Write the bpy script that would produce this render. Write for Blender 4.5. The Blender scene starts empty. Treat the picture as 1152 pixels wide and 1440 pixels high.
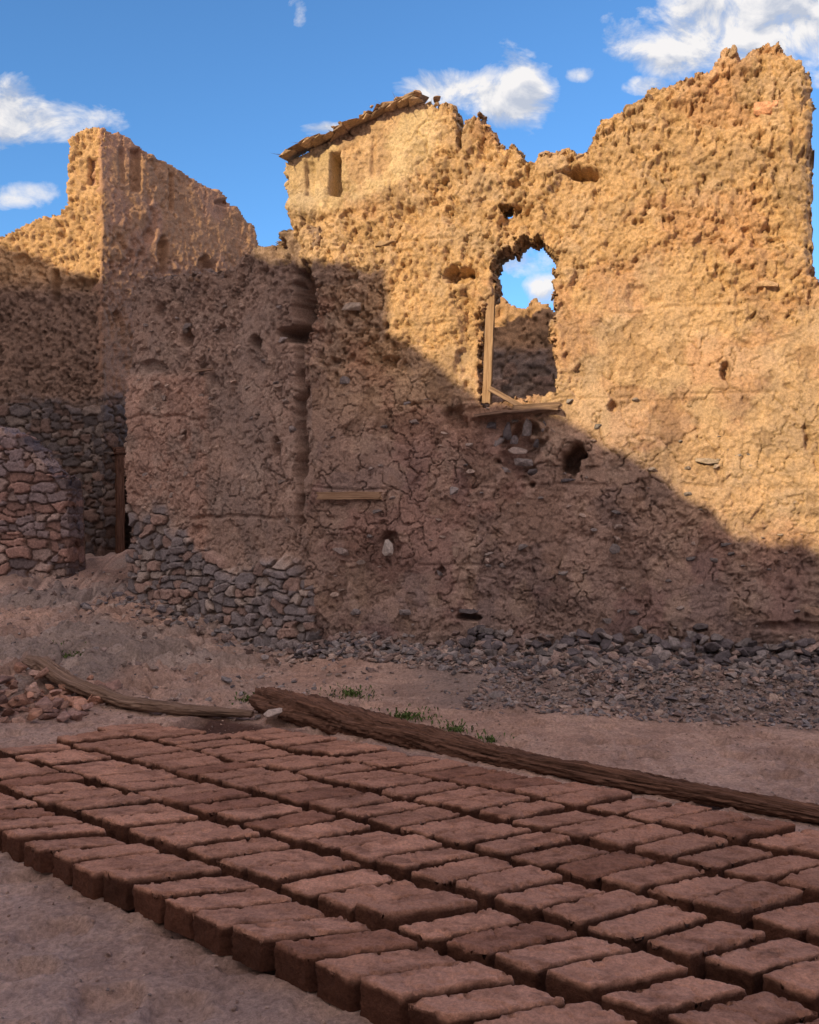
import bpy, math, random
import numpy as np
from mathutils import Vector, Matrix
random.seed(7); rng=np.random.default_rng(7)
F=1247.0; CX=576.0; CY=720.0; CH=1.6
scene=bpy.context.scene

# ---------------------------------------------------------------- noise
def h2(ix,iy,seed):
    ix=ix.astype(np.int64)&0xffff; iy=iy.astype(np.int64)&0xffff
    h=(ix*374761393+iy*668265263+int(seed)*144269504)&0xffffffff
    h=((h^(h>>13))*1274126177)&0xffffffff
    h=((h^(h>>15))*668265263)&0xffffffff
    return ((h^(h>>16))&0xffffff)/float(0xffffff)
def vn(x,y,seed=0):
    x=np.asarray(x,float);y=np.asarray(y,float)
    ix=np.floor(x);iy=np.floor(y);fx=x-ix;fy=y-iy
    fx=fx*fx*fx*(fx*(fx*6-15)+10);fy=fy*fy*fy*(fy*(fy*6-15)+10)
    a=h2(ix,iy,seed);b=h2(ix+1,iy,seed);c=h2(ix,iy+1,seed);d=h2(ix+1,iy+1,seed)
    return (a*(1-fx)+b*fx)*(1-fy)+(c*(1-fx)+d*fx)*fy
def fbm(x,y,seed=0,o=4,g=0.5):
    s=0;a=1;t=0
    for i in range(o):
        s=s+a*vn(x*2**i+17.3*i,y*2**i+5.1*i,seed+i*13);t+=a;a*=g
    return s/t
def worley(x,y,seed=0,full=False,jit=1.0):
    ix=np.floor(x);iy=np.floor(y)
    f1=np.full(x.shape,9.);f2=np.full(x.shape,9.);cid=np.zeros(x.shape);vx=np.zeros(x.shape);vy=np.zeros(x.shape)
    for dx in(-1,0,1):
        for dy in(-1,0,1):
            cx=ix+dx;cy=iy+dy
            px=cx+.5+(h2(cx,cy,seed)-.5)*jit;py=cy+.5+(h2(cx,cy,seed+99)-.5)*jit
            d=np.hypot(px-x,py-y)
            n=d<f1
            f2=np.where(n,f1,np.minimum(f2,d));cid=np.where(n,h2(cx,cy,seed+55),cid);f1=np.where(n,d,f1)
            if full:vx=np.where(n,x-px,vx);vy=np.where(n,y-py,vy)
    if full:return f1,f2,cid,vx,vy
    return f1,f2,cid
def ss(a,b,x):
    t=np.clip((x-a)/(b-a),0,1);return t*t*(3-2*t)
def facet(s,z,f,seed,jit=1.0):
    f1,f2,c,vx,vy=worley(s*f,z*f*.85,seed,True,jit)
    a=np.mod(c*57.31,1)-.5;b=np.mod(c*131.7,1)-.5
    e=ss(0,.12,f2-f1)
    return ((c-.5)+ (vx*a+vy*b)*1.7 -.35*(1-e)),c
def stones(s,z,ch,ln,seed):
    wx=(fbm(s*5,z*5,seed+3,3)-.5)*ln*1.3;wz=(fbm(s*3,z*4,seed+4,3)-.5)*ch*1.6
    x=(s+wx)/ln;y=(z+wz)/ch
    big=ss(.5,.52,vn(s*1.7,z*2.1,seed+6))
    def lay(x,y,sd):
        f1,f2,c,vx,vy=worley(x,y,sd,True,.62)
        i1=np.mod(c*17.13,1);i2=np.mod(c*91.7,1)
        e=ss(.03,.15,f2-f1)
        h=e*(.022+.05*i1)+e*(vx*(i2-.5)*.08+vy*(i1-.5)*.07)
        return h,i1,i2,e
    a=lay(x,y,seed);b=lay(x*.62,y*.7,seed+11)
    h,i1,i2,e=[np.where(big>.5,q,p) for p,q in zip(a,b)]
    h=h+e*.012*(fbm(s*25,z*25,seed+9,3)-.5)
    return h,i1,i2,e
# ---------------------------------------------------------------- materials
def newmat(name):
    m=bpy.data.materials.new(name);m.use_nodes=True
    nt=m.node_tree;b=nt.nodes['Principled BSDF'];b.inputs['Roughness'].default_value=.95
    if 'Specular IOR Level' in b.inputs:b.inputs['Specular IOR Level'].default_value=.1
    return m,nt,b
def N(nt,t,**kw):
    n=nt.nodes.new(t)
    for k,v in kw.items():
        if k in n.inputs.keys():n.inputs[k].default_value=v
        else:setattr(n,k,v)
    return n
def ramp(nt,src,stops):
    r=nt.nodes.new('ShaderNodeValToRGB');e=r.color_ramp.elements
    while len(e)<len(stops):e.new(.5)
    for i,(p,c) in enumerate(stops):
        e[i].position=p;e[i].color=(c[0],c[1],c[2],1) if hasattr(c,'__len__') else (c,c,c,1)
    nt.links.new(src,r.inputs[0]);return r.outputs[0]
def mul(nt,a,b,fac=1.0,mode='MULTIPLY'):
    m=nt.nodes.new('ShaderNodeMix');m.data_type='RGBA';m.blend_type=mode;m.inputs[0].default_value=fac
    nt.links.new(a,m.inputs[6]);nt.links.new(b,m.inputs[7]);return m.outputs[2]
def earth(name,bump=.6,fine=45,speck=.25,dist=.02):
    m,nt,b=newmat(name);L=nt.links
    tc=N(nt,'ShaderNodeTexCoord');co=tc.outputs['Object']
    at=N(nt,'ShaderNodeAttribute',attribute_name='Col');c=at.outputs['Color']
    n1=N(nt,'ShaderNodeTexNoise',Scale=3.0,Detail=5.0,Roughness=.7);L.new(co,n1.inputs['Vector'])
    c=mul(nt,c,ramp(nt,n1.outputs['Color'],[(.3,(.76,.78,.82)),(.7,(1.24,1.20,1.16))]))
    n2=N(nt,'ShaderNodeTexNoise',Scale=float(fine),Detail=5.0,Roughness=.8);L.new(co,n2.inputs['Vector'])
    c=mul(nt,c,ramp(nt,n2.outputs[0],[(.33,1-speck*1.7),(.66,1+speck*1.1)]))
    L.new(c,b.inputs['Base Color'])
    bp=N(nt,'ShaderNodeBump',Strength=bump,Distance=dist);L.new(n2.outputs[0],bp.inputs['Height'])
    L.new(bp.outputs[0],b.inputs['Normal'])
    return m
M_mud=earth('mud_plaster',.9,45,.24,.022)
M_stone=earth('stone',.8,28,.28,.03)
M_ground=earth('soil',1.0,40,.24,.03)
M_brick=earth('adobe_brick_clay',.9,70,.2,.018)
def woodmat(name,c1,c2):
    m,nt,b=newmat(name);L=nt.links
    uv=N(nt,'ShaderNodeAttribute',attribute_name='grain')
    mp=N(nt,'ShaderNodeMapping');mp.inputs['Scale'].default_value=(2.5,60,60);L.new(uv.outputs['Vector'],mp.inputs[0])
    n=N(nt,'ShaderNodeTexNoise',Scale=1.0,Detail=6.0,Roughness=.75);L.new(mp.outputs[0],n.inputs['Vector'])
    L.new(ramp(nt,n.outputs[0],[(.34,c1),(.68,c2)]),b.inputs['Base Color'])
    bp=N(nt,'ShaderNodeBump',Strength=1.0,Distance=.015);L.new(n.outputs[0],bp.inputs['Height']);L.new(bp.outputs[0],b.inputs['Normal'])
    return m
M_wood=woodmat('weathered_wood',(.10,.065,.05),(.38,.27,.20))
M_woodd=woodmat('dark_wood',(.035,.02,.015),(.27,.15,.105))
M_woodl=woodmat('pale_wood',(.22,.14,.085),(.48,.34,.23))
# ---------------------------------------------------------------- mesh helpers
def mkmesh(name,V,Q,mat,col=None,smooth=True,grain=None,parent=None):
    me=bpy.data.meshes.new(name)
    V=np.asarray(V,np.float32);Q=np.asarray(Q,np.int32);k=Q.shape[1]
    me.vertices.add(len(V));me.vertices.foreach_set('co',V.ravel())
    me.loops.add(Q.size);me.loops.foreach_set('vertex_index',Q.ravel())
    me.polygons.add(len(Q));me.polygons.foreach_set('loop_start',np.arange(len(Q),dtype=np.int32)*k)
    me.update(calc_edges=True)
    me.polygons.foreach_set('use_smooth',np.full(len(Q),smooth))
    if col is not None:
        a=me.color_attributes.new('Col','FLOAT_COLOR','POINT')
        c=np.ones((len(V),4),np.float32);c[:,:3]=col;a.data.foreach_set('color',c.ravel())
    if grain is not None:
        a=me.attributes.new('grain','FLOAT_VECTOR','POINT');a.data.foreach_set('vector',np.asarray(grain,np.float32).ravel())
    me.validate();me.materials.append(mat)
    ob=bpy.data.objects.new(name,me);scene.collection.objects.link(ob)
    if parent:ob.parent=parent
    return ob
def empty(name):
    e=bpy.data.objects.new(name,None);scene.collection.objects.link(e);return e
def hit(u,v,P0,P1):
    P0=np.array(P0);P1=np.array(P1);L=np.hypot(*(P1-P0));d=(P1-P0)/L
    a=(u-CX)/F
    s=(a*P0[1]-P0[0])/(d[0]-a*d[1])
    X=P0[0]+d[0]*s;Y=P0[1]+d[1]*s
    return s,CH-(v-CY)/F*Y,X,Y
def gpt(u,v,z=0.):
    Y=(CH-z)*F/(v-CY);return np.array([(u-CX)/F*Y,Y,z])
def wall(name,P0,P1,s0,s1,z0,z1,res,maskf,dispf,colf,thick,mat,parent,backcol=(.4,.26,.17)):
    P0=np.array(P0,float);P1=np.array(P1,float);d=(P1-P0)/np.hypot(*(P1-P0))
    n=np.array([d[1],-d[0]])
    ns=int((s1-s0)/res)+1;nz=int((z1-z0)/res)+1
    s=np.linspace(s0,s1,ns);z=np.linspace(z0,z1,nz);S,Z=np.meshgrid(s,z)
    X=P0[0]+d[0]*S;Y=P0[1]+d[1]*S;U=CX+F*X/Y;Vv=CY-(Z-CH)*F/Y
    msk=maskf(S,Z,U,Vv);D=dispf(S,Z,U,Vv);C=colf(S,Z,U,Vv,D)
    jx=(h2(np.arange(S.size).reshape(S.shape),Z*0,3)-.5)*res*.5
    cell=msk[:-1,:-1]&msk[1:,:-1]&msk[:-1,1:]&msk[1:,1:]
    idx=np.arange(S.size).reshape(S.shape)
    a=idx[:-1,:-1][cell];b=idx[:-1,1:][cell];c=idx[1:,1:][cell];e=idx[1:,:-1][cell]
    front=np.stack([a,b,c,e],1)
    P=np.stack([X+n[0]*D+d[0]*jx,Y+n[1]*D+d[1]*jx,Z+0*X],-1).reshape(-1,3)
    Bk=np.stack([X-n[0]*thick,Y-n[1]*thick,Z+0*X],-1).reshape(-1,3)
    bump=(fbm(S*3,Z*3,77)-.5)*.12
    Bk[:,0]-=(n[0]*bump).ravel();Bk[:,1]-=(n[1]*bump).ravel()
    pad=np.zeros((cell.shape[0]+2,cell.shape[1]+2),bool);pad[1:-1,1:-1]=cell
    E=[]
    for (dy,dx,i0,i1) in((-1,0,(0,0),(0,1)),(1,0,(1,1),(1,0)),(0,-1,(1,0),(0,0)),(0,1,(0,1),(1,1))):
        nb=pad[1+dy:1+dy+cell.shape[0],1+dx:1+dx+cell.shape[1]]
        m=cell&~nb
        r,q=np.nonzero(m)
        E.append(np.stack([idx[r+i0[0],q+i0[1]],idx[r+i1[0],q+i1[1]]],1))
    E=np.concatenate(E)
    NV=S.size
    bv=np.unique(E);mp=-np.ones(NV,np.int64);mp[bv]=np.arange(len(bv))
    K=max(2,int(thick/(res*3)))
    Vs=[P,Bk];Cs=[C.reshape(-1,3),np.broadcast_to(np.array(backcol),(NV,3))]
    rings=[];base=2*NV
    for k in range(1,K):
        t=k/K;pp=P[bv]*(1-t)+Bk[bv]*t
        am=.05*math.sin(math.pi*t)+.01
        pp=pp+np.stack([(vn(pp[:,0]*9+k,pp[:,2]*9+pp[:,1]*6,40+q)-.5)*am*2 for q in range(3)],1)
        Vs.append(pp);Cs.append(C.reshape(-1,3)[bv]);rings.append(base);base+=len(bv)
    lay=[lambda i:i]+[(lambda i,o=o:mp[i]+o) for o in rings]+[lambda i:i+NV]
    Q=[front,front[:,::-1]+NV]
    for l0,l1 in zip(lay[:-1],lay[1:]):
        Q.append(np.stack([l0(E[:,1]),l0(E[:,0]),l1(E[:,0]),l1(E[:,1])],1))
    V=np.concatenate(Vs);Q=np.concatenate(Q);Cc=np.concatenate(Cs)
    used=np.unique(Q);re=-np.ones(len(V),np.int64);re[used]=np.arange(len(used))
    return mkmesh(name,V[used],re[Q],mat,Cc[used],True,None,parent)
def dent(U,V,u,v,ru,rv,sd=0,rag=1.1):
    n=(fbm(U*.06,V*.06,500+sd,3)-.5)*rag
    q=np.sqrt(((U-u)/ru)**2+((V-v)/rv)**2)+n
    return ss(1.05,.6,q)
def slot(U,V,u,v,hu,hv):
    w=(fbm(U*.05,V*.05,520,2)-.5)*5
    return ss(hu+1.5,hu-1.5,np.abs(U-u+w))*ss(hv+3,hv-3,np.abs(V-v+w))
def poly(U,V,pts):
    ins=np.zeros(U.shape,bool);n=len(pts)
    for i in range(n):
        x0,y0=pts[i];x1,y1=pts[(i+1)%n]
        if y0==y1:continue
        c=((y0>V)!=(y1>V))&(U<(x1-x0)*(V-y0)/(y1-y0)+x0)
        ins^=c
    return ins
def mixc(a,b,t):
    return a*(1-t[...,None])+np.asarray(b)*t[...,None]
def prof(U,pts):
    return np.interp(U,[p[0] for p in pts],[p[1] for p in pts])
def stonecol(i1,i2,e,warm=0.):
    g=np.array([.26,.24,.245]);r=np.array([.35,.255,.22]);l=np.array([.43,.375,.34])
    t=i2[...,None]
    c=np.where(t<.5,g,np.where(t<.78,r,l))*(.6+.8*i1[...,None])
    mud=np.array([.19,.145,.12])
    return c*e[...,None]*(1-warm)+mud*(1-e[...,None]*(1-warm))
# ---------------------------------------------------------------- MAIN WALL
A0=(-1.147,9.8);A1=(3.83,8.3)
house=empty('ruined_adobe_house')
top_pts=[(380,235),(398,229),(440,205),(470,188),(520,160),(560,148),(600,141),(630,140),(638,150),(642,200),(647,206),(651,170),(660,160),(674,160),(688,174),(700,195),(722,206),(738,224),(750,224),(764,209),(790,206),(806,216),(824,212),(832,195),(846,168),(880,150),(920,125),(960,108),(1000,93),(1013,80),(1017,60),(1031,60),(1036,76),(1055,66),(1075,57),(1097,56),(1106,74),(1125,88),(1142,100),(1146,385),(1165,395),(1250,420),(1500,520)]
win=[(695,356),(703,346),(714,350),(722,340),(736,330),(748,334),(760,331),(768,346),(783,354),(781,372),(776,390),(779,420),(775,460),(780,500),(779,550),(740,558),(676,570),(672,500),(674,450),(680,420),(698,402),(694,380)]
def mA(S,Z,U,V):
    j=(fbm(S*9,Z*9,21,4)-.5)
    jt=j*26*np.where(U<600,.35,1.)
    m=V>prof(U+j*8,top_pts)+jt
    le=np.interp(V,[200,229,300,330,380,480,1000],[396,398,404,412,424,430,430])
    m&=U>le+j*14
    jw=(fbm(S*16,Z*16,22,4,.6)-.5)*20
    m&=~poly(U+jw,V+jw*.8,win)
    m&=~(((U-711)/8)**2+((V-291)/8)**2+j*2.2<1)
    return m
def eavesm(U,V,w):
    c=225+(500-U)*.35
    return ss(1.15,.85,np.hypot((U-500)/118,(V-c)/58)+w*.35)
def roughA(S,Z,U,V):
    w=(fbm(S*1.1,Z*1.1,31,4)-.5)
    b=np.interp(U,[430,560,700,850,1000,1152,1400],[520,560,540,430,400,380,380])
    r=ss(b+60,b-60,V+w*320)
    r=r*(1-eavesm(U,V,w)*.9)
    r=np.maximum(r,.6*ss(860,905,V+w*90))
    r=np.maximum(r,.5*ss(.60,.68,fbm(S*1.7,Z*1.9,37,4)))
    return r
def mudrelief(S,Z,r,seed):
    wx=(fbm(S*3,Z*3,seed+1,4,.6)-.5)*.5;wy=(fbm(S*3,Z*3,seed+2,4,.6)-.5)*.5
    D=.10*(fbm(S*1.1,Z*1.1,seed+3,3)-.5)
    a,c1=facet(S+wx*.25,Z+wy*.25,5.5,seed+4);b,c2=facet(S+wx*.12,Z+wy*.12,15,seed+5);c,c3=facet(S,Z,31,seed+6)
    n=fbm(S*3.5+wx,Z*3.0+wy,seed+7,6,.62)
    am=.5+1.*fbm(S*1.3,Z*1.3,seed+21,3)
    D=D+r*(.022*a+.026*b*am+.014*c+.10*(n-.5))
    pit=ss(.58,.64,fbm(S*16+wx*3,Z*11+wy*3,seed+8,3,.6))
    D=D-r*.042*pit*am
    pit2=ss(.63,.69,fbm(S*6+wx,Z*5+wy,seed+12,4,.6))
    D=D-r*.055*pit2
    q=1-r
    g1,g2,gc=worley(S*4.2+wx*3.4,Z*2.9+wy*3.4,seed+8)
    wd=.03+.07*fbm(S*3,Z*3,seed+20,2)
    cr=ss(wd,wd*.2,g2-g1)*ss(.42,.52,fbm(S*2.4,Z*2.4,seed+9,3))
    k1,k2,kc=worley(S*8.5+wx*4.5,Z*7+wy*4.5,seed+18)
    ck=ss(.09,0.02,k2-k1)*ss(.50,.60,fbm(S*1.9,Z*1.9,seed+19,3))
    fl=ss(.57,.59,fbm(S*2.6,Z*2.4,seed+11,5,.55))
    fl2=ss(.62,.64,fbm(S*7,Z*6,seed+15,4,.55))
    sp2=ss(.65,.70,fbm(S*17,Z*15,seed+13,3,.6))
    D=D+q*(.010*(gc-.5)-.036*cr-.012*ck+.03*(fbm(S*3.2,Z*3.2,seed+10,3,.5)-.5)+.008*(fbm(S*22,Z*22,seed+17,3,.6)-.5)-.016*fl-.012*fl2-.012*sp2+q*fl*.014*b+.003*c+.01)
    return D
def dA(S,Z,U,V):
    r=roughA(S,Z,U,V)
    D=mudrelief(S,Z,r,100)
    for z0 in(1.02,1.85,2.75,3.6,4.5):
        zz=z0+.05*(fbm(S*1.5,S*0,int(z0*10),2)-.5)*2
        D=D-.02*np.exp(-((Z-zz)/.016)**2)*ss(.45,.6,fbm(S*2,Z*2,61,2))
    D=D-.36*dent(U,V,805,648,21,23,1)-.14*dent(U,V,733,635,34,42,2)
    D=D-.42*dent(U,V,430,425,16,58,3,.7)-.16*dent(U,V,432,620,7,110,5)
    D=D-.24*dent(U,V,645,388,28,16,6)-.16*dent(U,V,722,305,26,22,7)-.24*dent(U,V,818,243,24,10,8)
    D=D-.25*slot(U,V,470,243,7,30)-.06*slot(U,V,434,250,6,24)-.04*slot(U,V,525,220,3,30)
    D=D-.10*dent(U,V,660,470,22,70,12)-.22*dent(U,V,663,868,18,5,13)-.10*dent(U,V,985,885,14,5,14)
    D=D-.14*dent(U,V,1020,520,8,12,15)-.12*dent(U,V,640,585,18,18,16)-.08*dent(U,V,1135,620,8,18,17)
    D=D-.08*dent(U,V,1120,880,60,8,18)-.12*dent(U,V,547,765,16,16,19)-.14*dent(U,V,422,728,7,9,20)
    D=D-.06*dent(U,V,700,600,60,16,21)-.06*dent(U,V,590,300,60,25,22)-.12*dent(U,V,860,572,7,9,23)-.10*dent(U,V,620,803,10,8,24)
    D=D-.06*dent(U,V,960,160,50,22,25)-.07*dent(U,V,1080,330,40,20,26)-.06*dent(U,V,900,420,30,18,27)
    D=D+.05*np.exp(-(np.hypot(U-805,V-648)/30-1)**2*12)*(V<655)
    D=D+.10*ss(900,990,V+30*(fbm(S*4,Z*4,66,3)-.5))*fbm(S*5,Z*5,67,3)
    D=D-.14*ss(1128,1150,U+8*(fbm(Z*6,S*6,68)-.5))*(V<385)
    hs,i1,i2,e=stones(S,Z,.10,.16,7)
    sw=ss(905,935,V+60*(fbm(S*3,Z*3,69,3)-.5))
    D=D*(1-sw*.5)+sw*hs*.8
    return D
def cA(S,Z,U,V,D):
    r=roughA(S,Z,U,V);w=(fbm(S*1.1,Z*1.1,31,3)-.5)
    c=np.zeros(S.shape+(3,))+np.array([.58,.415,.265])
    c=mixc(c,(.58,.40,.235),r)
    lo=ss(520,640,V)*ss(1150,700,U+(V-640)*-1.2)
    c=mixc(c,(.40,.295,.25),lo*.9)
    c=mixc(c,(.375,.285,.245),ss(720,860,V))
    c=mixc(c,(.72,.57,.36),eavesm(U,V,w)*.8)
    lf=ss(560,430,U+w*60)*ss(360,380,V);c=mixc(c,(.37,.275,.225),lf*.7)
    p=ss(.55,.65,fbm(S*1.4,Z*1.6,71,5));c=mixc(c,c*np.array([.92,.80,.84]),p*.6)
    p=ss(.55,.65,fbm(S*2.4,Z*2.6,72,5));c=mixc(c,c*np.array([.70,.74,.84]),p*.5)
    p=ss(.60,.66,fbm(S*3.3,Z*3.0,75,5));c=mixc(c,(.60,.47,.36),p*.3)
    fl=ss(.57,.59,fbm(S*2.6,Z*2.4,111,5,.55));c=mixc(c,c*np.array([.80,.78,.76]),fl*(1-r))
    hs,i1,i2,e=stones(S,Z,.10,.16,7)
    sw=ss(905,935,V+60*(fbm(S*3,Z*3,69,3)-.5))
    sc=stonecol(i1,i2,e)
    c=c*(1-sw[...,None]*.7)+sc*sw[...,None]*.7
    return c
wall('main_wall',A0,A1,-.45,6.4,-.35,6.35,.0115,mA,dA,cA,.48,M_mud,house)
# ---------------------------------------------------------------- LEFT WING
B0=(-3.72,11.8);B1=(-1.10,9.86);LB=math.hypot(B1[0]-B0[0],B1[1]-B0[1])
tb=[(150,402),(186,402),(200,392),(250,385),(300,386),(332,374),(345,352),(385,337),(412,322),(460,322)]
def mB(S,Z,U,V):
    j=(fbm(S*8,Z*8,121,4)-.5)
    m=V>prof(U,tb)+j*26
    le=np.interp(V,[390,440,520,700,740,900],[196,186,180,182,186,186])
    return m&(U>le+j*12)
def swB(S,Z,U,V):
    b=np.interp(U,[180,260,300,440,470],[712,735,790,800,815])
    return ss(b-8,b+14,V+70*(fbm(S*3,Z*3,129,3)-.5))
def dB(S,Z,U,V):
    w=fbm(S*1.2,Z*1.2,131,3)-.5
    r=ss(560,400,V+w*260);r=np.maximum(r,.5*ss(.56,.66,fbm(S*2,Z*2,132,3)))
    D=mudrelief(S,Z,r,140)
    D=D-.45*dent(U,V,430,430,22,58,31,.7)-.20*dent(U,V,424,600,9,150,32)-.16*dent(U,V,225,372,20,16,33)
    D=D-.14*dent(U,V,262,475,8,14,34)-.14*dent(U,V,360,480,7,12,35)-.08*dent(U,V,215,515,20,10,36)-.14*dent(U,V,388,632,7,16,37)-.10*dent(U,V,225,440,10,14,38)
    D=D-.42*dent(U,V,414,470,22,12,39)-.12*dent(U,V,390,350,16,14,40)
    D=D+.04*ss(520,535,V+20*(fbm(S*4,Z*4,133)-.5))*ss(295,288,U)-.03*ss(4,1,np.abs(V-728+8*(fbm(S*3,S*0,134)-.5)))*(U>270)*(U<400)
    D=D-.03*ss(3,1,np.abs(V-588+14*(fbm(S*3,S*0,135)-.5)))*(U<300)
    hs,i1,i2,e=stones(S,Z,.10,.165,17)
    sw=swB(S,Z,U,V)
    D=D*(1-.7*sw)+sw*(hs*1.25-.02+.16*ss(740,950,V))
    return D
def cB(S,Z,U,V,D):
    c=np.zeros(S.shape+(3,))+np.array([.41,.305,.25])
    c=mixc(c,(.32,.255,.22),ss(.45,.6,fbm(S*1.7,Z*1.7,151,5))*.65)
    c=mixc(c,(.50,.335,.265),ss(520,535,V)*ss(295,288,U)*ss(.35,.5,fbm(S*2,Z*2,152,3))*.7)
    c=mixc(c,(.52,.42,.35),ss(.60,.66,fbm(S*3,Z*3,153,5))*.35)
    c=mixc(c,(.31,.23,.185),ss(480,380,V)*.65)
    hs,i1,i2,e=stones(S,Z,.10,.165,17)
    sw=swB(S,Z,U,V)[...,None]
    return c*(1-sw)+stonecol(i1,i2,e)*sw
wall('left_wing_wall',B0,B1,-.1,LB+.12,-.4,5.2,.0125,mB,dB,cB,.5,M_mud,house)
def mS(S,Z,U,V):return Z<4.2+.5*(fbm(S*2,S*0,5,3)-.5)-S*.12
def dS(S,Z,U,V):return mudrelief(S,Z,.7+0*S,170)
def cS(S,Z,U,V,D):return np.zeros(S.shape+(3,))+np.array([.36,.26,.2])
wall('alley_wall',(-3.2,17.0),(-3.35,12.2),0,4.7,0,4.8,.04,mS,dS,cS,.4,M_mud,house)
R0=(-1.,13.6);R1=(6.,12.2)
tr=[(400,300),(600,380),(690,408),(705,412),(715,425),(735,428),(760,420),(780,430),(1400,500)]
def mR(S,Z,U,V):return V>prof(U,tr)+(fbm(S*7,Z*7,201,4)-.5)*22
def dR(S,Z,U,V):
    hs,a,b,e=stones(S,Z,.12,.22,27)
    k=ss(480,500,V)
    return mudrelief(S,Z,.9+0*S,210)*(1-.6*k)+hs*.7*k
def cR(S,Z,U,V,D):
    hs,a,b,e=stones(S,Z,.12,.22,27)
    c=np.zeros(S.shape+(3,))+np.array([.50,.33,.20]);k=ss(480,500,V)[...,None]
    return c*(1-k*.8)+stonecol(a,b,e,.3)*k*.8
wall('rear_wall',R0,R1,1.,6.,0,5.4,.03,mR,dR,cR,.4,M_mud,house)
# ---------------------------------------------------------------- TOWER
tower=empty('ruined_tower_house')
C0=(-9.5,16.25);C1=(-5.53,16.)
tc_=[(-400,345),(0,331),(20,322),(40,313),(62,303),(85,296),(92,292),(96,192),(108,184),(120,180),(146,177)]
def mC(S,Z,U,V):
    j=(fbm(S*6,Z*6,221,4)-.5);return V>prof(U+j*6,tc_)+j*15
def dC(S,Z,U,V):
    D=mudrelief(S,Z,.9+0*S,230)*1.25
    hs,a,b,e=stones(S,Z,.13,.2,37)
    k=ss(545,575,V+50*(fbm(S*2,Z*2,231,3)-.5))
    D=D*(1-.7*k)+hs*k
    D=D-.25*slot(U,V,127,240,4,18)-.2*slot(U,V,77,400,5,22)-.1*dent(U,V,85,330,8,8,43)-.12*dent(U,V,118,400,30,10,44)
    D=D-.14*dent(U,V,148,435,10,12,45)-.12*dent(U,V,30,365,12,8,46)
    return D
def cC(S,Z,U,V,D):
    hs,a,b,e=stones(S,Z,.13,.2,37)
    k=ss(545,575,V+50*(fbm(S*2,Z*2,231,3)-.5))[...,None]
    c=np.zeros(S.shape+(3,))+np.array([.58,.39,.22])
    c=mixc(c,(.24,.175,.145),ss(375,420,V)*.9)  # shade below the shadow line painted into the mud colour
    return c*(1-k)+stonecol(a,b,e,.15)*k*.58
wall('tower_front_wall',C0,C1,0,3.98+.02,.3,8.8,.024,mC,dC,cC,.5,M_mud,tower)
T0=(-5.53,16.0);T1=(-3.13,18.6);LT=math.hypot(2.4,2.6)
tt=[(100,176),(146,178),(160,184),(178,191),(200,207),(222,220),(245,234),(270,250),(292,262),(312,272),(330,284),(338,296),(343,306),(358,316),(362,335),(366,350),(372,380)]
def mT(S,Z,U,V):
    j=(fbm(S*6,Z*6,241,4)-.5);return V>prof(U,tt)+j*12
def kT(S,Z,V):return ss(550,580,V+50*(fbm(S*2,Z*2,251,3)-.5))
def dT(S,Z,U,V):
    r=.1+.6*ss(.5,.65,fbm(S*1.3,Z*1.3,252,3))+.5*ss(300,370,V)
    D=mudrelief(S,Z,np.clip(r,0,1),260)
    D=D-.14*ss(8,6,np.abs(U-191))*ss(208,212,V)*ss(272,266,V)
    D=D-.10*ss(4,2,np.abs(U-241))*ss(240,246,V)*ss(300,290,V)
    D=D-.07*ss(5,2,np.abs(U-172))*ss(205,212,V)*ss(262,256,V)-.05*ss(6,3,np.abs(U-215))*ss(290,295,V)*ss(330,320,V)
    D=D-.2*dent(U,V,230,355,8,26,46)-.1*dent(U,V,210,330,8,14,47)-.2*dent(U,V,290,375,12,16,48)-.12*dent(U,V,165,445,10,12,49)-.15*dent(U,V,320,285,14,6,50)
    hs,a,b,e=stones(S,Z,.13,.2,47);k=kT(S,Z,V)
    D=D*(1-.7*k)+hs*k
    D=D-.42*(ss(16,13,np.abs(U-179))*ss(634,640,V))
    return D
def cT(S,Z,U,V,D):
    hs,a,b,e=stones(S,Z,.13,.2,47);k=kT(S,Z,V)[...,None]
    c=np.zeros(S.shape+(3,))+np.array([.42,.27,.175])
    c=mixc(c,(.45,.285,.205),ss(.5,.6,fbm(S*1.2,Z*.7,262,3)))
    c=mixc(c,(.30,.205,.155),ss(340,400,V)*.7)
    c=c*(1-k)+stonecol(a,b,e,.15)*k*.58
    dk=ss(15,13,np.abs(U-179))*ss(636,640,V)  # darkness of the door opening painted into the recess colour
    return mixc(c,(.10,.07,.055),dk)
wall('tower_side_wall',T0,T1,-.02,LT,.3,8.8,.024,mT,dT,cT,.5,M_mud,tower)
# ---------------------------------------------------------------- LEFT STONE WALL
W0=(-9.,13.7);W1=(-5.12,13.5)
tw=[(-400,560),(-50,590),(0,603),(25,610),(40,622),(55,640),(66,655),(80,668),(94,676),(98,700),(101,800)]
def mW(S,Z,U,V):return (V>prof(U,tw)+(fbm(S*8,Z*8,301,4)-.5)*18)&(U<101+8*(fbm(S*9,Z*9,302)-.5))
def dW(S,Z,U,V):
    h,a,b,e=stones(S,Z,.12,.22,57);return h*1.3+.1*(fbm(S*1.2,Z*1.2,303)-.5)
def cW(S,Z,U,V,D):
    h,a,b,e=stones(S,Z,.12,.22,57);c=stonecol(a,b,e);return c*np.array([1.05,.95,.95])
wall('stone_wall',W0,W1,.8,3.95,.2,3.2,.018,mW,dW,cW,.55,M_stone,None)
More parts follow.
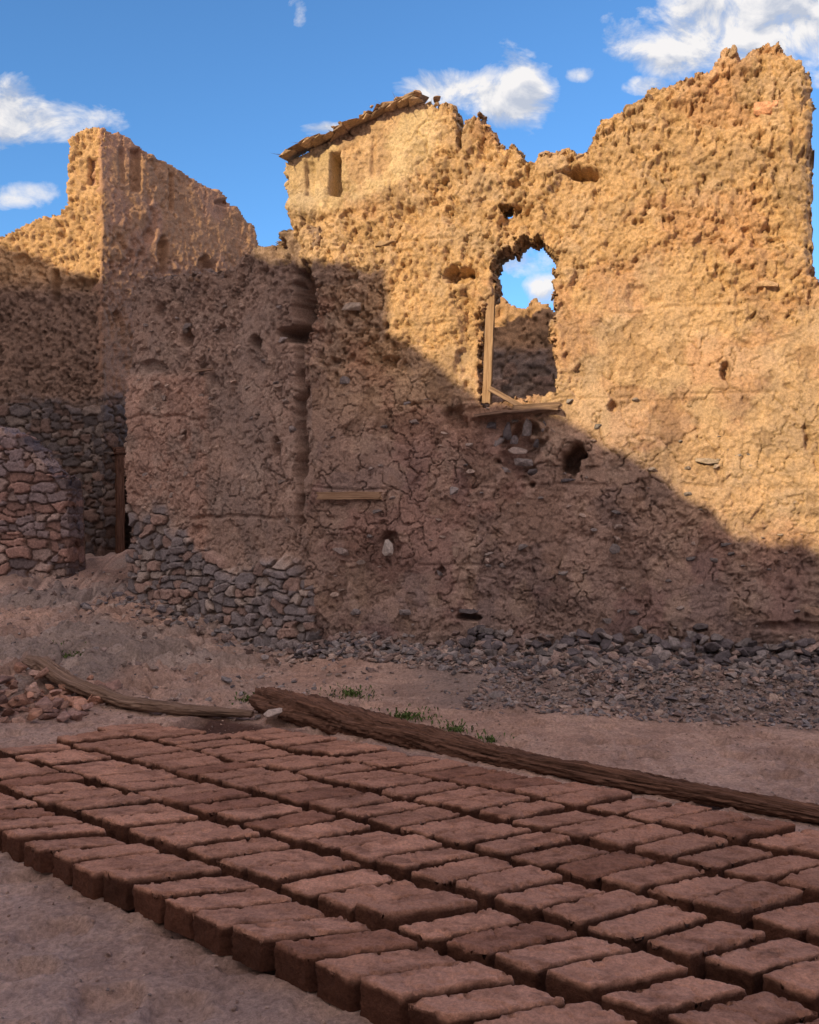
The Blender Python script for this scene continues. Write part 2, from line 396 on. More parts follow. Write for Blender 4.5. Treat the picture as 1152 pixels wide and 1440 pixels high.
# ---------------------------------------------------------------- GROUND
def gh(X,Y):
    return np.clip(Y-7.4,0,9.5)*.1*ss(-.9,-3.6,X)
def axis(lo,a,b,hi,st):
    mid=list(np.arange(a,b,st));l=[a];k=st
    while l[-1]>lo:k*=1.18;l.append(l[-1]-k)
    h=[mid[-1]];k=st
    while h[-1]<hi:k*=1.18;h.append(h[-1]+k)
    return np.array(l[:0:-1]+mid+h[1:])
gx=axis(-900,-5.5,5.,900,.018);gy=axis(-900,1.6,11.5,900,.018)
GX,GY=np.meshgrid(gx,gy)
near=ss(60,14,np.hypot(GX,GY-6))
slope=ss(-.8,-2.2,GX)*ss(6.9,7.9,GY)
gz=gh(GX,GY)
gz=gz+near*(.04*(fbm(GX*1.5,GY*1.5,401,4)-.5)+.045*(fbm(GX*7,GY*7,402,6,.62)-.5))
f1,f2,fc=worley(GX*2.6+.5*fbm(GX*4,GY*4,420),GY*3.4+.5*fbm(GX*4,GY*4,421),403);gz=gz-near*.034*ss(.34,.24,f1)*(fc>.4)+near*.014*np.exp(-((f1-.38)/.06)**2)*(fc>.4)
f1,f2,fc=worley(GX*9,GY*9,404);gz=gz-near*.014*ss(.25,.1,f1)*(fc>.6)
fa,_=facet(GX,GY,18,422);gz=gz+near*.010*fa*ss(.5,.6,fbm(GX*1.5,GY*1.5,423,3))
cr1,cr2,crc=worley(GX*2.0+fbm(GX*4,GY*4,409,3)*1.2,GY*2.0+fbm(GX*4,GY*4,410,3)*1.2,415)
gz=gz-near*.014*ss(.05,0,cr2-cr1)*ss(.5,.6,fbm(GX,GY,416,2))
rk=fbm(GX*1.4+GY*.8,GY*2.6-GX,405,5,.6);gz=gz+slope*near*(.42*(np.abs(rk-.5)*-1+.12)+.04*(fbm(GX*12,GY*12,406,3)-.5))
fa,fcc=facet(GX+.2*fbm(GX*3,GY*3,417),GY*1.4,2.6,418);gz=gz+slope*near*.10*fa
fa,fcc2=facet(GX,GY*1.4,7,419);gz=gz+slope*near*.04*fa
dA_=(GX-A0[0])*.288+(GY-A0[1])*.958
gz=gz+near*ss(-1.5,-.05,dA_)*ss(1.2,-.2,dA_)*.14*(0.5+fbm(GX*3,GY*3,408,3))*ss(-1.5,-.6,GX)
c=np.zeros(GX.shape+(3,))+np.array([.56,.40,.325])
c=mixc(c,(.45,.31,.25),ss(.48,.6,fbm(GX*1.5,GY*1.5,411,5))*.6)
c=mixc(c,(.62,.46,.385),ss(.52,.62,fbm(GX*3,GY*3,412,5))*.6)
c=mixc(c,(.36,.25,.205),ss(.56,.66,fbm(GX*11,GY*11,424,4))*.45)
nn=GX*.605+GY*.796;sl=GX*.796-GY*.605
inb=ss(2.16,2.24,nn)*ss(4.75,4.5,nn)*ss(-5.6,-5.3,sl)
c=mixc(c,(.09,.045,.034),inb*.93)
c=mixc(c,(.27,.24,.23),ss(-2.3,-1.4,dA_+.5*(fbm(GX*2,GY*2,413,3)-.5))*ss(-.7,.6,GX)*.8)
c=mixc(c,(.42,.35,.315),slope*ss(.35,.6,fbm(GX*1.3,GY*1.3,414,4)))
c=c*(1-(slope*.4*(fcc-.5))[...,None])
ny,nx=GX.shape;I=np.arange(nx*ny).reshape(ny,nx)
Q=np.stack([I[:-1,:-1],I[:-1,1:],I[1:,1:],I[1:,:-1]],-1).reshape(-1,4)
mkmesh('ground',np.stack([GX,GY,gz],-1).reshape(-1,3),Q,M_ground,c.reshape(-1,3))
# ---------------------------------------------------------------- BRICKS
def boxgrid(nx,ny,nz):
    key={};V=[];Q=[]
    def vid(i,j,k):
        t=(i,j,k)
        if t not in key:key[t]=len(V);V.append((i/nx-.5,j/ny-.5,k/nz))
        return key[t]
    for i in range(nx):
        for j in range(ny):
            Q.append((vid(i,j,nz),vid(i+1,j,nz),vid(i+1,j+1,nz),vid(i,j+1,nz)))
    for i in range(nx):
        for k in range(nz):
            Q.append((vid(i,0,k),vid(i+1,0,k),vid(i+1,0,k+1),vid(i,0,k+1)))
            Q.append((vid(i+1,ny,k),vid(i,ny,k),vid(i,ny,k+1),vid(i+1,ny,k+1)))
    for j in range(ny):
        for k in range(nz):
            Q.append((vid(0,j+1,k),vid(0,j,k),vid(0,j,k+1),vid(0,j+1,k+1)))
            Q.append((vid(nx,j,k),vid(nx,j+1,k),vid(nx,j+1,k+1),vid(nx,j,k+1)))
    return np.array(V),np.array(Q)
bv,bq=boxgrid(42,18,11)
BV=[];BQ=[];BC=[];off=0;cnt=0
for k in range(6):
    rowang=math.radians(-37.2+k*.55)
    d=np.array([math.cos(rowang),math.sin(rowang)])
    base=np.array([.605,.796])*(2.145+.40*k)+np.array([.796,-.605])*(-1.3)
    s=-4.05+ (.05*(k%2)) + (0. if k<5 else .75)
    while s<2.3:
        ang=math.radians([15,21,25,26,26,25][k]+random.uniform(-1.6,1.6))
        Lb=[.38,.368,.36,.36,.365,.37][k]+random.uniform(-.012,.012);Wb=.158+random.uniform(-.006,.006);H=.118+random.uniform(-.010,.010)
        p=base+d*s
        a=np.array([math.cos(ang),math.sin(ang)])
        ra=rowang+math.radians(180+random.uniform(-2,2)-2);b=np.array([math.cos(ra),math.sin(ra)])
        q=p+a*(Lb/2+random.uniform(-.012,.012))
        v=bv.copy();x=v[:,0]*Lb;y=v[:,1]*Wb;z=v[:,2]*H
        hx=Lb/2;hy=Wb/2;rr=.005
        cxn=np.clip(x,-hx+rr,hx-rr);cyn=np.clip(y,-hy+rr,hy-rr);czn=np.minimum(z,H-rr)
        dx=x-cxn;dy=y-cyn;dz=z-czn;ln=np.sqrt(dx*dx+dy*dy+dz*dz)+1e-9;t=np.where(ln>rr,rr/ln,1)
        x=cxn+dx*t;y=cyn+dy*t;z=czn+dz*t
        sd=cnt*7.13
        x=x+(fbm(y*22+sd,z*22,1,5,.7)-.5)*.026*np.where(np.abs(v[:,0])>.49,1,.12)
        y=y+(fbm(x*16+sd,z*22,2,5,.7)-.5)*.020*np.where(np.abs(v[:,1])>.49,1,.12)
        topm=v[:,2]>.99
        z=z+np.where(topm,(fbm(x*9+sd,y*9,3,4,.6)-.5)*.012+(fbm(x*40+sd,y*40,4,3,.7)-.5)*.008,0)
        ed=np.minimum(hx-np.abs(x),hy-np.abs(y));z=z+np.where(topm,.003*np.exp(-((ed-.012)/.01)**2),0)
        nib=ss(.58,.66,fbm(x*20+sd*1.3,y*20,5,4,.65))*ss(.026,.0,ed)*topm;z=z-nib*.024
        pk=ss(.67,.71,fbm(x*24+sd,y*24,9,3,.6))*topm;z=z-pk*.007
        if random.random()<.25:
            xc=random.uniform(-.1,.1);z=z-topm*.010*np.exp(-((x-xc-.02*np.sin(y*40+sd))/.005)**2)
        z=z*(1+random.uniform(-.03,.03))+x*random.uniform(-.03,.03)+y*random.uniform(-.05,.05)
        yb=random.uniform(-.008,.008);y=y+yb*(x/hx)**2
        W=np.stack([q[0]+a[0]*x+b[0]*y,q[1]+a[1]*x+b[1]*y,z-.004],1)
        fr=random.random()
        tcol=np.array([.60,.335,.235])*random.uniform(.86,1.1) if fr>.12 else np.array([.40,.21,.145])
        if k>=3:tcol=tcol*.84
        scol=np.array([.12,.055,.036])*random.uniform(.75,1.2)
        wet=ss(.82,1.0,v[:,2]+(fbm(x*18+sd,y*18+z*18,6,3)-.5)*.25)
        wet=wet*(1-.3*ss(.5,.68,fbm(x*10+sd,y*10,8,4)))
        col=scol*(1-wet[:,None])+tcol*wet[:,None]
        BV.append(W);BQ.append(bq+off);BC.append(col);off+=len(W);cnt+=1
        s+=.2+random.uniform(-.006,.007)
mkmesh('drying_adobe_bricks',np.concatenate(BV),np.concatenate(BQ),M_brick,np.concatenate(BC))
# ---------------------------------------------------------------- ROCKS
import bmesh
TPL=[]
for i in range(16):
    bm=bmesh.new()
    for k in range(13):
        v=Vector((random.gauss(0,1),random.gauss(0,1),random.gauss(0,1))).normalized()
        v=Vector([max(-.72,min(.72,c)) for c in v])
        bm.verts.new(v)
    r=bmesh.ops.convex_hull(bm,input=bm.verts)
    bmesh.ops.delete(bm,geom=[e for e in r['geom_unused'] if isinstance(e,bmesh.types.BMVert)],context='VERTS')
    bmesh.ops.bevel(bm,geom=bm.edges[:],offset=.05,segments=1,affect='EDGES')
    bmesh.ops.triangulate(bm,faces=bm.faces[:]);bm.verts.index_update()
    TPL.append((np.array([v.co[:] for v in bm.verts]),np.array([[v.index for v in f.verts] for f in bm.faces])));bm.free()
def rotz_tilt(az,tilt):
    return np.array(Matrix.Rotation(random.uniform(-tilt,tilt),3,'X')@Matrix.Rotation(random.uniform(-tilt,tilt),3,'Y')@Matrix.Rotation(az,3,'Z'))
SC=[(.23,.22,.225),(.16,.15,.165),(.31,.245,.225),(.38,.31,.27),(.31,.285,.28),(.26,.2,.18)]
def rockpile(name,items,parent=None,mat=None):
    V=[];Q=[];C=[];o=0
    for (p,sz,R,col) in items:
        tv,tq=random.choice(TPL)
        v=(tv*np.array(sz))@R.T+np.array(p)
        V.append(v);Q.append(tq+o);o+=len(v);C.append(np.broadcast_to(np.array(col)*random.uniform(.7,1.3),(len(v),3)))
    return mkmesh(name,np.concatenate(V),np.concatenate(Q),mat or M_stone,np.concatenate(C),False,None,parent)
def ghe(x,y):
    i=np.clip(np.searchsorted(gx,x),0,len(gx)-1);j=np.clip(np.searchsorted(gy,y),0,len(gy)-1);return gz[j,i]
dirA=np.array([.958,-.288]);nA=np.array([-.288,-.958])
it=[]
for i in range(15000):
    s=random.uniform(.0,6.2);q=abs(random.gauss(0,.5)) if random.random()<.5 else random.uniform(0,2.0)
    if s<2.2 and q>.3+s*.25 and random.random()<.93:continue
    if q>2.1:continue
    p=np.array(A0)+dirA*s+nA*(q+.02)
    sz=random.choice([.014,.018,.024,.03,.04])*random.uniform(.7,1.3)
    if q<.55 and random.random()<.3:sz=random.uniform(.045,.09)
    if random.random()<.04:sz=random.uniform(.05,.08)
    z=ghe(*p)+sz*.2+(.12*math.exp(-(q/.3)**2)*random.random())
    it.append(((p[0],p[1],z),(sz,sz*random.uniform(.5,.9),sz*random.uniform(.3,.6)),rotz_tilt(random.uniform(0,6.28),.6),random.choice(SC)))
for i in range(620):
    s=random.uniform(1.7,5.8);q=abs(random.gauss(0,.24))+.04;p=np.array(A0)+dirA*s+nA*q
    sz=random.uniform(.06,.13);it.append(((p[0],p[1],ghe(*p)+random.uniform(.02,.28)*math.exp(-(q/.28)**2)),(sz,sz*.7,sz*.5),rotz_tilt(random.uniform(0,6.28),.5),random.choice(SC[:3]+[SC[1],SC[4]])))
for i in range(520):
    t=random.random();p=np.array(B0)*(1-t)+np.array(B1)*t+np.array([-.595,-.80])*(.12+abs(random.gauss(0,.28)))
    sz=random.choice([.02,.03,.04,.06,.09])*random.uniform(.7,1.3)
    it.append(((p[0],p[1],ghe(*p)+sz*.2),(sz,sz*.75,sz*.5),rotz_tilt(random.uniform(0,6.28),.5),random.choice(SC)))
for i in range(1800):
    x=random.uniform(-5.5,-.6);y=random.uniform(6.8,14)
    sz=random.choice([.012,.018,.025,.04])*random.uniform(.7,1.6)
    it.append(((x,y,ghe(x,y)+sz*.2),(sz,sz*.75,sz*.5),rotz_tilt(random.uniform(0,6.28),.5),random.choice(SC[2:])))
for i in range(5000):
    x=random.uniform(-3.5,3.5);y=random.uniform(2.2,8.2)
    sz=random.uniform(.003,.014)
    it.append(((x,y,ghe(x,y)+sz*.2),(sz,sz*.75,sz*.6),rotz_tilt(random.uniform(0,6.28),.5),random.choice([(.50,.37,.30),(.36,.25,.2),(.3,.24,.21)])))
rockpile('rubble',it)
it=[]
for i in range(130):
    x=random.uniform(-3.85,-2.5);y=random.uniform(6.7,7.6);m=1-abs(x+3.4)/1.0
    sz=random.uniform(.04,.13);it.append(((x,y,ghe(x,y)+random.uniform(.0,.24)*max(.15,m)),(sz,sz*.75,sz*.5),rotz_tilt(random.uniform(0,6.28),.5),random.choice([(.50,.29,.21),(.43,.27,.21),(.32,.21,.18),(.5,.34,.27)])))
rockpile('rock_pile',it)
p=gpt(386,1015);rockpile('boulder',[((p[0],p[1],.06),(.12,.07,.06),rotz_tilt(.2,.1),(.5,.44,.40))])
it=[]
def inwall(u,v,w,h,col,P0=A0,P1=A1,out=.03,tilt=.12):
    s,z,X,Y=hit(u,v,P0,P1);k=Y/F
    d=(np.array(P1)-np.array(P0));d/=np.hypot(*d);n=np.array([d[1],-d[0]])
    a=random.uniform(-tilt,tilt);base=np.array([[d[0],-n[0],0],[d[1],-n[1],0],[0,0,1.]])
    R=base@np.array(Matrix.Rotation(a,3,'Y'))
    it.append(((X+n[0]*out,Y+n[1]*out,z),(w*k*.75,.05,h*k*.75),R,col))
G=(.28,.26,.26);GD=(.17,.16,.17);MC=(.54,.385,.25)
for a in[(545,770,17,22,(.58,.54,.50)),(480,775,24,12,(.32,.27,.25)),(500,860,16,9,G),(570,861,18,8,G),(663,859,30,8,GD),(1077,153,30,18,(.58,.32,.2)),(1030,74,12,14,MC),(995,649,30,9,(.48,.4,.32)),(1075,400,34,8,MC),(495,432,28,12,(.40,.34,.28)),(856,872,16,8,G),(985,880,20,8,GD),(640,690,12,12,G),(865,772,14,14,G),(737,770,12,10,G),(643,775,14,16,(.36,.28,.23)),(1145,860,24,12,(.42,.3,.23)),(485,535,16,10,G),(620,805,10,8,G)]:
    inwall(*a)
for a in[(740,600,14,24,G),(714,606,12,24,GD),(765,600,10,16,G),(700,622,16,14,G),(728,634,26,10,(.42,.36,.33)),(735,650,28,10,G),(722,618,12,12,GD),(752,622,10,14,GD),(690,598,14,10,GD),(712,660,14,8,G),(748,664,14,8,GD),(780,604,12,10,(.34,.27,.23)),(800,676,20,6,GD)]:
    inwall(*a,out=-.02)
inwall(920,305,20,32,MC,out=-.01);inwall(540,343,34,8,MC,out=.0,tilt=0)
for i in range(110):
    u=random.uniform(445,1140);v=random.uniform(560,940)
    sz=random.uniform(3,10);inwall(u,v,sz*1.4,sz*.7,random.choice([(.32,.28,.26),(.40,.33,.29),(.25,.235,.235)]),out=-.006)
for i in range(70):
    u=random.uniform(195,410);v=random.uniform(420,740)
    sz=random.uniform(4,11);inwall(u,v,sz*1.4,sz*.8,random.choice([(.28,.25,.24),(.32,.27,.24),(.44,.34,.28)]),B0,B1,out=-.004)
for i in range(190):
    u=random.uniform(460,1200);v=random.gauss(952,14)+ (u-460)*.012
    sz=random.uniform(8,22);inwall(u,v,sz*1.2,sz*.8,random.choice(SC),out=random.uniform(.05,.16),tilt=.5)
rockpile('embedded_stones',it,house)
it=[]
for i in range(70):
    u=random.choice([random.uniform(600,640),random.uniform(655,735),random.uniform(760,830),random.uniform(840,1140)])
    v=float(prof(np.array(u),top_pts))+2
    s,z,X,Y=hit(u,v,A0,A1);sz=random.uniform(.03,.07);q=random.uniform(0,.3)
    it.append(((X-nA[0]*q,Y-nA[1]*q,z-.02),(sz,sz*.8,sz*.6),rotz_tilt(random.uniform(0,6),.6),random.choice([(.48,.33,.22),(.45,.3,.19),(.4,.3,.23)])))
for i in range(40):
    u=random.uniform(200,410);v=float(prof(np.array(u),tb))+4
    s,z,X,Y=hit(u,v,B0,B1);sz=random.uniform(.03,.08);q=random.uniform(0,.3)
    it.append(((X+.2*q,Y+q,z-.02),(sz,sz*.8,sz*.6),rotz_tilt(random.uniform(0,6),.6),random.choice([(.36,.25,.18),(.3,.24,.2)])))
for i in range(30):
    u=random.uniform(150,360);v=float(prof(np.array(u),tt))+2
    s,z,X,Y=hit(u,v,T0,T1);sz=random.uniform(.04,.1)
    it.append(((X-.1,Y+.1,z-.02),(sz,sz*.8,sz*.5),rotz_tilt(random.uniform(0,6),.4),(.42,.28,.18)))
rockpile('wall_top_stones',it,house,M_mud)
it=[];ev=[(395,224),(430,208),(470,191),(500,176),(530,162),(560,152),(590,142)]
sl_=np.array([[math.cos(.38),0,-math.sin(.38)],[0,1,0],[math.sin(.38),0,math.cos(.38)]])
for i in range(34):
    t=(i%17)/16;u=408+t*176;v=float(prof(np.array(u),ev))-(5 if i>16 else 0)
    s,z,X,Y=hit(u,v,A0,A1)
    sz=random.uniform(.10,.17);o=random.uniform(-.05,.04)-(.05 if i>16 else 0)
    R=rotz_tilt(math.atan2(-.288,.958)+random.uniform(-.35,.35),.07)
    it.append(((X+nA[0]*o,Y+nA[1]*o,z+random.uniform(-.015,.015)),(sz,random.uniform(.18,.27),random.uniform(.018,.03)),sl_@R,random.choice([(.50,.36,.23),(.55,.4,.27),(.42,.3,.21)])))
for i in range(90):
    t=random.random();u=405+t*185;v=float(prof(np.array(u),ev))-6
    s,z,X,Y=hit(u,v,A0,A1);sz=random.uniform(.025,.075)*(.5+t)
    it.append(((X-nA[0]*random.uniform(-.1,.35),Y-nA[1]*random.uniform(-.1,.35),z+.01),(sz*1.3,sz,sz*.5),rotz_tilt(random.uniform(0,6),.3),random.choice([(.44,.3,.2),(.38,.28,.2),(.5,.35,.23)])))
for (u,v,w) in[(545,143,.14),(532,150,.1),(607,132,.09),(585,140,.08),(560,146,.12)]:
    s,z,X,Y=hit(u,v,A0,A1);it.append(((X-nA[0]*.1,Y-nA[1]*.1,z),(w,w*.9,w*.45),rotz_tilt(.3,.2),(.42,.29,.2)))
rockpile('eave_slabs',it,house)
# ---------------------------------------------------------------- WOOD
def tube(name,pts,radii,mat,parent=None,seg=28,rn=.3,n=120,flat=1.0,seed=1):
    pts=np.array(pts,float);t=np.linspace(0,len(pts)-1,n)
    C=np.stack([np.interp(t,range(len(pts)),pts[:,k]) for k in range(3)],1)
    for _ in range(12):C[1:-1]=(C[:-2]+2*C[1:-1]+C[2:])/4
    R=np.interp(t,range(len(radii)),radii)
    T=np.gradient(C,axis=0);T/=np.linalg.norm(T,axis=1)[:,None]
    up=np.array([0,0,1.]);Sd=np.cross(T,up);Sd/=np.linalg.norm(Sd,axis=1)[:,None];Up=np.cross(Sd,T)
    L=np.concatenate([[0],np.cumsum(np.linalg.norm(np.diff(C,axis=0),axis=1))])
    th=np.linspace(0,2*np.pi,seg,endpoint=False);TH,LL=np.meshgrid(th,L)
    cx,cy=np.cos(TH),np.sin(TH)
    rr=R[:,None]*(1+rn*(fbm(cx*1.6+LL*1.5+9,cy*1.6+LL*1.1,seed,3,.5)-.5)*1.6+rn*1.1*(fbm(cx*5+50+LL*7,cy*5+LL*9,seed+3,4,.7)-.5)*1.6-rn*.5*ss(.6,.7,fbm(cx*5+80,cy*5+LL*1.7,seed+5,3)))
    rr[0]*=.7;rr[-1]*=.7
    V=C[:,None]+Sd[:,None]*(rr*cx)[...,None]+Up[:,None]*(rr*cy*flat)[...,None]
    gr=np.stack([LL,cx*.12+0*LL,cy*.12+0*LL],-1)
    I=np.arange(n*seg).reshape(n,seg);J=np.roll(I,-1,1)
    Q=np.stack([I[:-1],I[1:],J[1:],J[:-1]],-1).reshape(-1,4)
    V=V.reshape(-1,3);gr=gr.reshape(-1,3)
    V=np.concatenate([V,C[:1],C[-1:]]);gr=np.concatenate([gr,[[0,0,0]],[[L[-1],0,0]]])
    a=n*seg;cap=[]
    for i in range(0,seg,2):
        cap.append([J[0,(i+1)%seg],J[0,i],I[0,i],a]);cap.append([I[-1,i],J[-1,i],J[-1,(i+1)%seg],a+1])
    Q=np.concatenate([Q,np.array(cap)])
    return mkmesh(name,V,Q,mat,None,True,gr,parent)
def board(name,p0,p1,w,t,mat,parent=None,side=(0,-1,0),nz=.008,seed=1):
    p0=np.array(p0,float);p1=np.array(p1,float);T=p1-p0;L=np.linalg.norm(T);T/=L
    sd=np.array(side,float);sd-=T*sd.dot(T);sd/=np.linalg.norm(sd);up=np.cross(T,sd)
    v,q=boxgrid(40,4,4);x=(v[:,0]+.5)*L;y=v[:,1]*t;z=(v[:,2]-.5)*w
    z=z+(fbm(x*6+seed,y*20,seed,3)-.5)*nz*2;y=y+(fbm(x*5+seed,z*20,seed+1,3)-.5)*nz
    x=x+np.where((x<.01)|(x>L-.01),(fbm(z*30+seed,y*30,seed+2,2)-.5)*.06,0)
    V=p0+T*x[:,None]+sd*y[:,None]+up*z[:,None]
    return mkmesh(name,V,q,mat,None,False,np.stack([x,y,z],1),parent)
P=lambda u,v,z:gpt(u,v,z)
tube('fallen_log',[P(366,982,.10),P(420,996,.10),P(500,1018,.08),P(600,1040,.06),P(680,1060,.05),P(760,1076,.05),P(900,1102,.04),P(1030,1124,.035),P(1175,1152,.03)],[.10,.115,.095,.082,.07,.062,.055,.046,.04],M_woodd,rn=.42,n=420,seg=48,seed=4)
tube('wooden_beam',[(-3.42,7.95,.27),(-3.2,7.75,.27),(-2.85,7.45,.17),(-2.3,7.15,.07),(-1.75,6.95,.05),(-1.2,6.8,.05)],[.055,.085,.07,.055,.05,.035],M_wood,rn=.35,n=280,seg=32,flat=.8,seed=9)
def W3(u,v,out=0.,P0=A0,P1=A1):
    s,z,X,Y=hit(u,v,P0,P1);return np.array([X+nA[0]*out,Y+nA[1]*out,z])
fr=(nA[0],nA[1],0)
board('window_post',W3(689,400,-.08),W3(684,568,-.04),.085,.07,M_woodl,house,side=fr,seed=3)
board('window_sill_plank',W3(672,586,.05),W3(788,576,.03),.025,.2,M_wood,house,side=fr,seed=5,nz=.02)
board('broken_plank',W3(690,547,.0),W3(736,573,.06),.05,.04,M_wood,house,side=fr,seed=6)
board('broken_plank_short',W3(724,575,.08),W3(786,568,.0),.05,.05,M_wood,house,side=fr,seed=8)
board('lintel_plank',W3(450,697,.04),W3(537,697,.045),.08,.06,M_woodl,house,side=fr,seed=7)
board('wing_lintel',*[(lambda a:(a[2]-.03,a[3]-.05,a[1]))(hit(u,v,B0,B1)) for u,v in((278,523),(302,520))],.03,.05,M_wood,house,side=fr,seed=12)
def TW(u,v,o=.06):
    s,z,X,Y=hit(u,v,T0,T1);return (X+.73*o,Y-.67*o,z)
board('door_post_left',TW(166,636),TW(166,778),.14,.1,M_woodd,tower,side=(.73,-.67,0),seed=13)
board('door_post_right',TW(189,640),TW(189,778),.12,.1,M_woodd,tower,side=(.73,-.67,0),seed=14)
board('door_lintel',TW(158,634,.08),TW(196,632,.08),.12,.12,M_woodd,tower,side=(.73,-.67,0),seed=15)
# ---------------------------------------------------------------- WEEDS
mw,nt,b=newmat('weed_leaf');oi=N(nt,'ShaderNodeTexNoise',Scale=30.0)
nt.links.new(ramp(nt,oi.outputs[0],[(.3,(.04,.07,.02)),(.7,(.13,.18,.06))]),b.inputs['Base Color'])
def weed(u,v,z,r,n):
    p=gpt(u,v,z);V=[];Q=[]
    for i in range(n):
        a=random.uniform(0,6.28);q=r*abs(random.gauss(0,.5));x=p[0]+q*math.cos(a)*1.5;y=p[1]+q*math.sin(a)*1.6;z0=ghe(x,y)
        h=random.uniform(.015,.05);w=random.uniform(.004,.010);b2=random.uniform(0,6.28);lx=math.cos(b2)*h*.8;ly=math.sin(b2)*h*.8
        o=len(V);wx=-math.sin(b2)*w;wy=math.cos(b2)*w
        V+=[(x,y,z0),(x+lx*.5+wx,y+ly*.5+wy,z0+h*.8),(x+lx,y+ly,z0+h),(x+lx*.5-wx,y+ly*.5-wy,z0+h*.8)];Q.append((o,o+1,o+2,o+3))
    mkmesh('weed_clump',V,Q,mw,None,False)
weed(572,1002,.03,.20,260);weed(640,1022,.03,.14,130);weed(495,970,.05,.22,190);weed(690,1038,.02,.1,60);weed(348,968,.1,.1,60);weed(100,928,.1,.14,100)
# ---------------------------------------------------------------- SUN / SHADOW CASTING HOUSE
EL=math.radians(18);hx,hy=-.64,-.77;l=math.hypot(hx,hy);hx/=l;hy/=l
S_=Vector((hx*math.cos(EL),hy*math.cos(EL),math.sin(EL)))
YC=-6.5
def cast(u,v,P0,P1):
    s,z,X,Y=hit(u,v,P0,P1);t=(Y-YC)/-hy;return (X+hx*t,z+t*math.tan(EL))
pr=[cast(u,v,C0,C1) for u,v in((0,345),(50,358),(95,382),(144,393))]
pm=[cast(u,v,A0,A1) for u,v in((425,366),(480,368),(541,373),(546,468),(575,480),(600,500),(640,538),(680,570),(740,580),(800,592),(850,628),(900,652),(950,688),(1000,712),(1035,758),(1100,766),(1200,768))]
pr=[(pr[0][0]-9,pr[0][1]+.5)]+pr+pm;pr.append((pr[-1][0]+15,pr[-1][1]-.5))
pr2=[pr[0]]
for a,b_ in zip(pr[:-1],pr[1:]):
    n=max(1,int(abs(b_[0]-a[0])/.15))
    for i in range(1,n+1):
        t=i/n;pr2.append((a[0]+(b_[0]-a[0])*t,a[1]+(b_[1]-a[1])*t+(random.uniform(-.06,.06) if i<n else 0)))
V=[];Q=[]
for x,z in pr2:
    V+=[(x,YC,-.2),(x,YC,z),(x+hx*.3,YC+hy*.3,z),(x+hx*.3,YC+hy*.3,-.2)]
for i in range(len(pr2)-1):
    a=i*4;b_=a+4
    Q+=[(a,b_,b_+1,a+1),(a+1,b_+1,b_+2,a+2),(a+2,b_+2,b_+3,a+3)]
mkmesh('neighbouring_adobe_house',V,Q,M_mud,np.broadcast_to(np.array([.46,.33,.24]),(len(V),3)),False)
sl=bpy.data.lights.new('sun','SUN');sl.energy=5.0;sl.angle=math.radians(.3);sl.color=(1.,.76,.41)
so=bpy.data.objects.new('sun',sl);scene.collection.objects.link(so);so.rotation_euler=S_.to_track_quat('Z','Y').to_euler();so.location=(-20,-25,15)
# ---------------------------------------------------------------- WORLD
w=bpy.data.worlds.new('World');scene.world=w;w.use_nodes=True;nt=w.node_tree;L=nt.links
bg=nt.nodes['Background'];bg.inputs[1].default_value=.15
sk=N(nt,'ShaderNodeTexSky',sky_type='NISHITA');sk.sun_disc=False;sk.sun_elevation=EL;sk.sun_rotation=math.atan2(hx,hy);sk.altitude=1500;sk.air_density=1.0;sk.dust_density=.6;sk.ozone_density=1.2
tc=N(nt,'ShaderNodeTexCoord');sx=N(nt,'ShaderNodeSeparateXYZ');L.new(tc.outputs['Generated'],sx.inputs[0])
def mth(op,a,b=None,c=None,clamp=False):
    n=nt.nodes.new('ShaderNodeMath');n.operation=op;n.use_clamp=clamp
    for i,v in enumerate((a,b,c)):
        if v is None:continue
        if isinstance(v,(int,float)):n.inputs[i].default_value=v
        else:L.new(v,n.inputs[i])
    return n.outputs[0]
yy=mth('MAXIMUM',sx.outputs[1],.02);pp=mth('DIVIDE',sx.outputs[0],yy);qq=mth('DIVIDE',sx.outputs[2],yy)
cl=[(665,125,100,32,1.1),(720,135,62,58,1.3),(1090,25,170,90,1.5),(960,60,90,55,1.2),(905,120,45,16,.9),(60,170,95,34,1.3),(5,160,60,45,1.1),(35,272,50,22,1.2),(740,362,60,26,1.1),(765,405,30,28,1.),(455,182,40,12,.7),(415,12,24,28,.7),(820,105,45,14,.5),(-250,150,160,60,1.),(1400,200,200,60,1.)]
d=None
for (u,v,a,b_,st) in cl:
    x=mth('DIVIDE',mth('SUBTRACT',pp,(u-CX)/F),a/F);y=mth('DIVIDE',mth('SUBTRACT',qq,(CY-v)/F),b_/F)
    r=mth('SUBTRACT',st,mth('ADD',mth('MULTIPLY',x,x),mth('MULTIPLY',y,y)))
    d=r if d is None else mth('MAXIMUM',d,r)
d=mth('MAXIMUM',d,-1.8)
cv=N(nt,'ShaderNodeCombineXYZ');L.new(pp,cv.inputs[0]);L.new(qq,cv.inputs[1])
mp=N(nt,'ShaderNodeMapping');mp.inputs['Scale'].default_value=(1,1.3,1);mp.inputs['Rotation'].default_value=(0,0,.4);L.new(cv.outputs[0],mp.inputs[0])
ns=N(nt,'ShaderNodeTexNoise',Scale=13.0,Detail=9.0,Roughness=.62,Distortion=.4);L.new(mp.outputs[0],ns.inputs['Vector'])
dens=mth('ADD',mth('MULTIPLY',d,.55),mth('MULTIPLY',mth('SUBTRACT',ns.outputs[0],.5),2.8))
dr=ramp(nt,dens,[(-0.0,0.),(.25,.35),(.65,.97)])
gt=mth('GREATER_THAN',sx.outputs[1],.05);dr=mth('MULTIPLY',dr,gt)
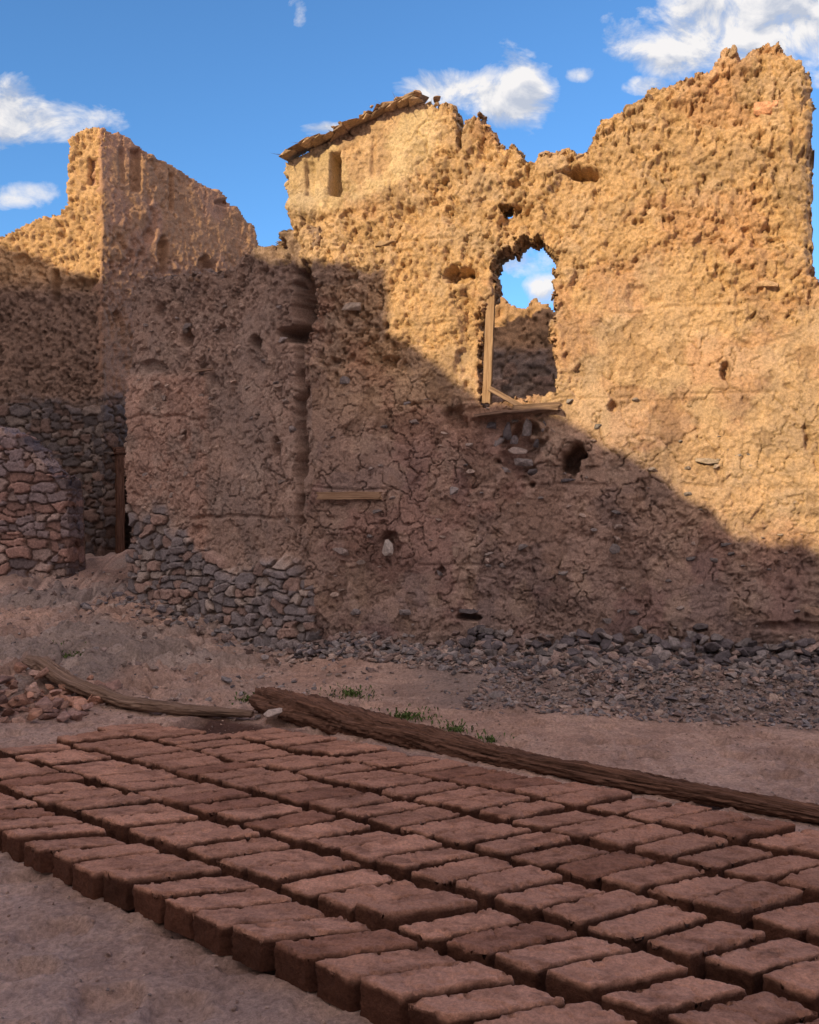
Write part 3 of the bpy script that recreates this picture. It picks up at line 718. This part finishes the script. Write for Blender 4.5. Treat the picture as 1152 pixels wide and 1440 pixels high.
mp2=N(nt,'ShaderNodeMapping');mp2.inputs['Location'].default_value=(-.012,.016,0);mp2.inputs['Scale'].default_value=(1,1.3,1);mp2.inputs['Rotation'].default_value=(0,0,.4);L.new(cv.outputs[0],mp2.inputs[0])
n2=N(nt,'ShaderNodeTexNoise',Scale=13.0,Detail=3.0,Roughness=.5,Distortion=.4);L.new(mp2.outputs[0],n2.inputs['Vector'])
sh=mth('SUBTRACT',ns.outputs[0],n2.outputs[0])
cc=ramp(nt,mth('ADD',mth('MULTIPLY',sh,2.4),.6),[(.35,(3.6,3.9,4.6)),(.75,(6.4,6.2,6.1))])
tint=N(nt,'ShaderNodeRGB');tint.outputs[0].default_value=(.72,1.2,1.6,1)
skc=mul(nt,sk.outputs[0],tint.outputs[0])
mx=nt.nodes.new('ShaderNodeMix');mx.data_type='RGBA';L.new(dr,mx.inputs[0]);L.new(skc,mx.inputs[6]);L.new(cc,mx.inputs[7])
fill_mask=mth('ADD',mth('MULTIPLY',sx.outputs[1],-1.),mth('MULTIPLY',sx.outputs[0],-.35))
fill_mask=mth('MULTIPLY',mth('ADD',fill_mask,.30),2.0,clamp=True)
fill_col=N(nt,'ShaderNodeRGB');fill_col.outputs[0].default_value=(7.8,6.2,5.9,1)  # warm glow added to the sky behind the camera to fill the shade
m2=nt.nodes.new('ShaderNodeMix');m2.data_type='RGBA';L.new(fill_mask,m2.inputs[0]);L.new(mx.outputs[2],m2.inputs[6]);L.new(fill_col.outputs[0],m2.inputs[7])
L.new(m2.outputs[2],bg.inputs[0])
# ---------------------------------------------------------------- CAMERA
cam=bpy.data.cameras.new('camera');co=bpy.data.objects.new('camera',cam);scene.collection.objects.link(co)
co.location=(0,0,CH);co.rotation_euler=(math.radians(90),0,0);cam.sensor_fit='VERTICAL';cam.sensor_height=24;cam.sensor_width=19.2;cam.lens=24*F/1440;cam.clip_end=3000
scene.camera=co
scene.view_settings.view_transform='Standard';scene.view_settings.look='None';scene.view_settings.exposure=0
print('bricks',cnt)
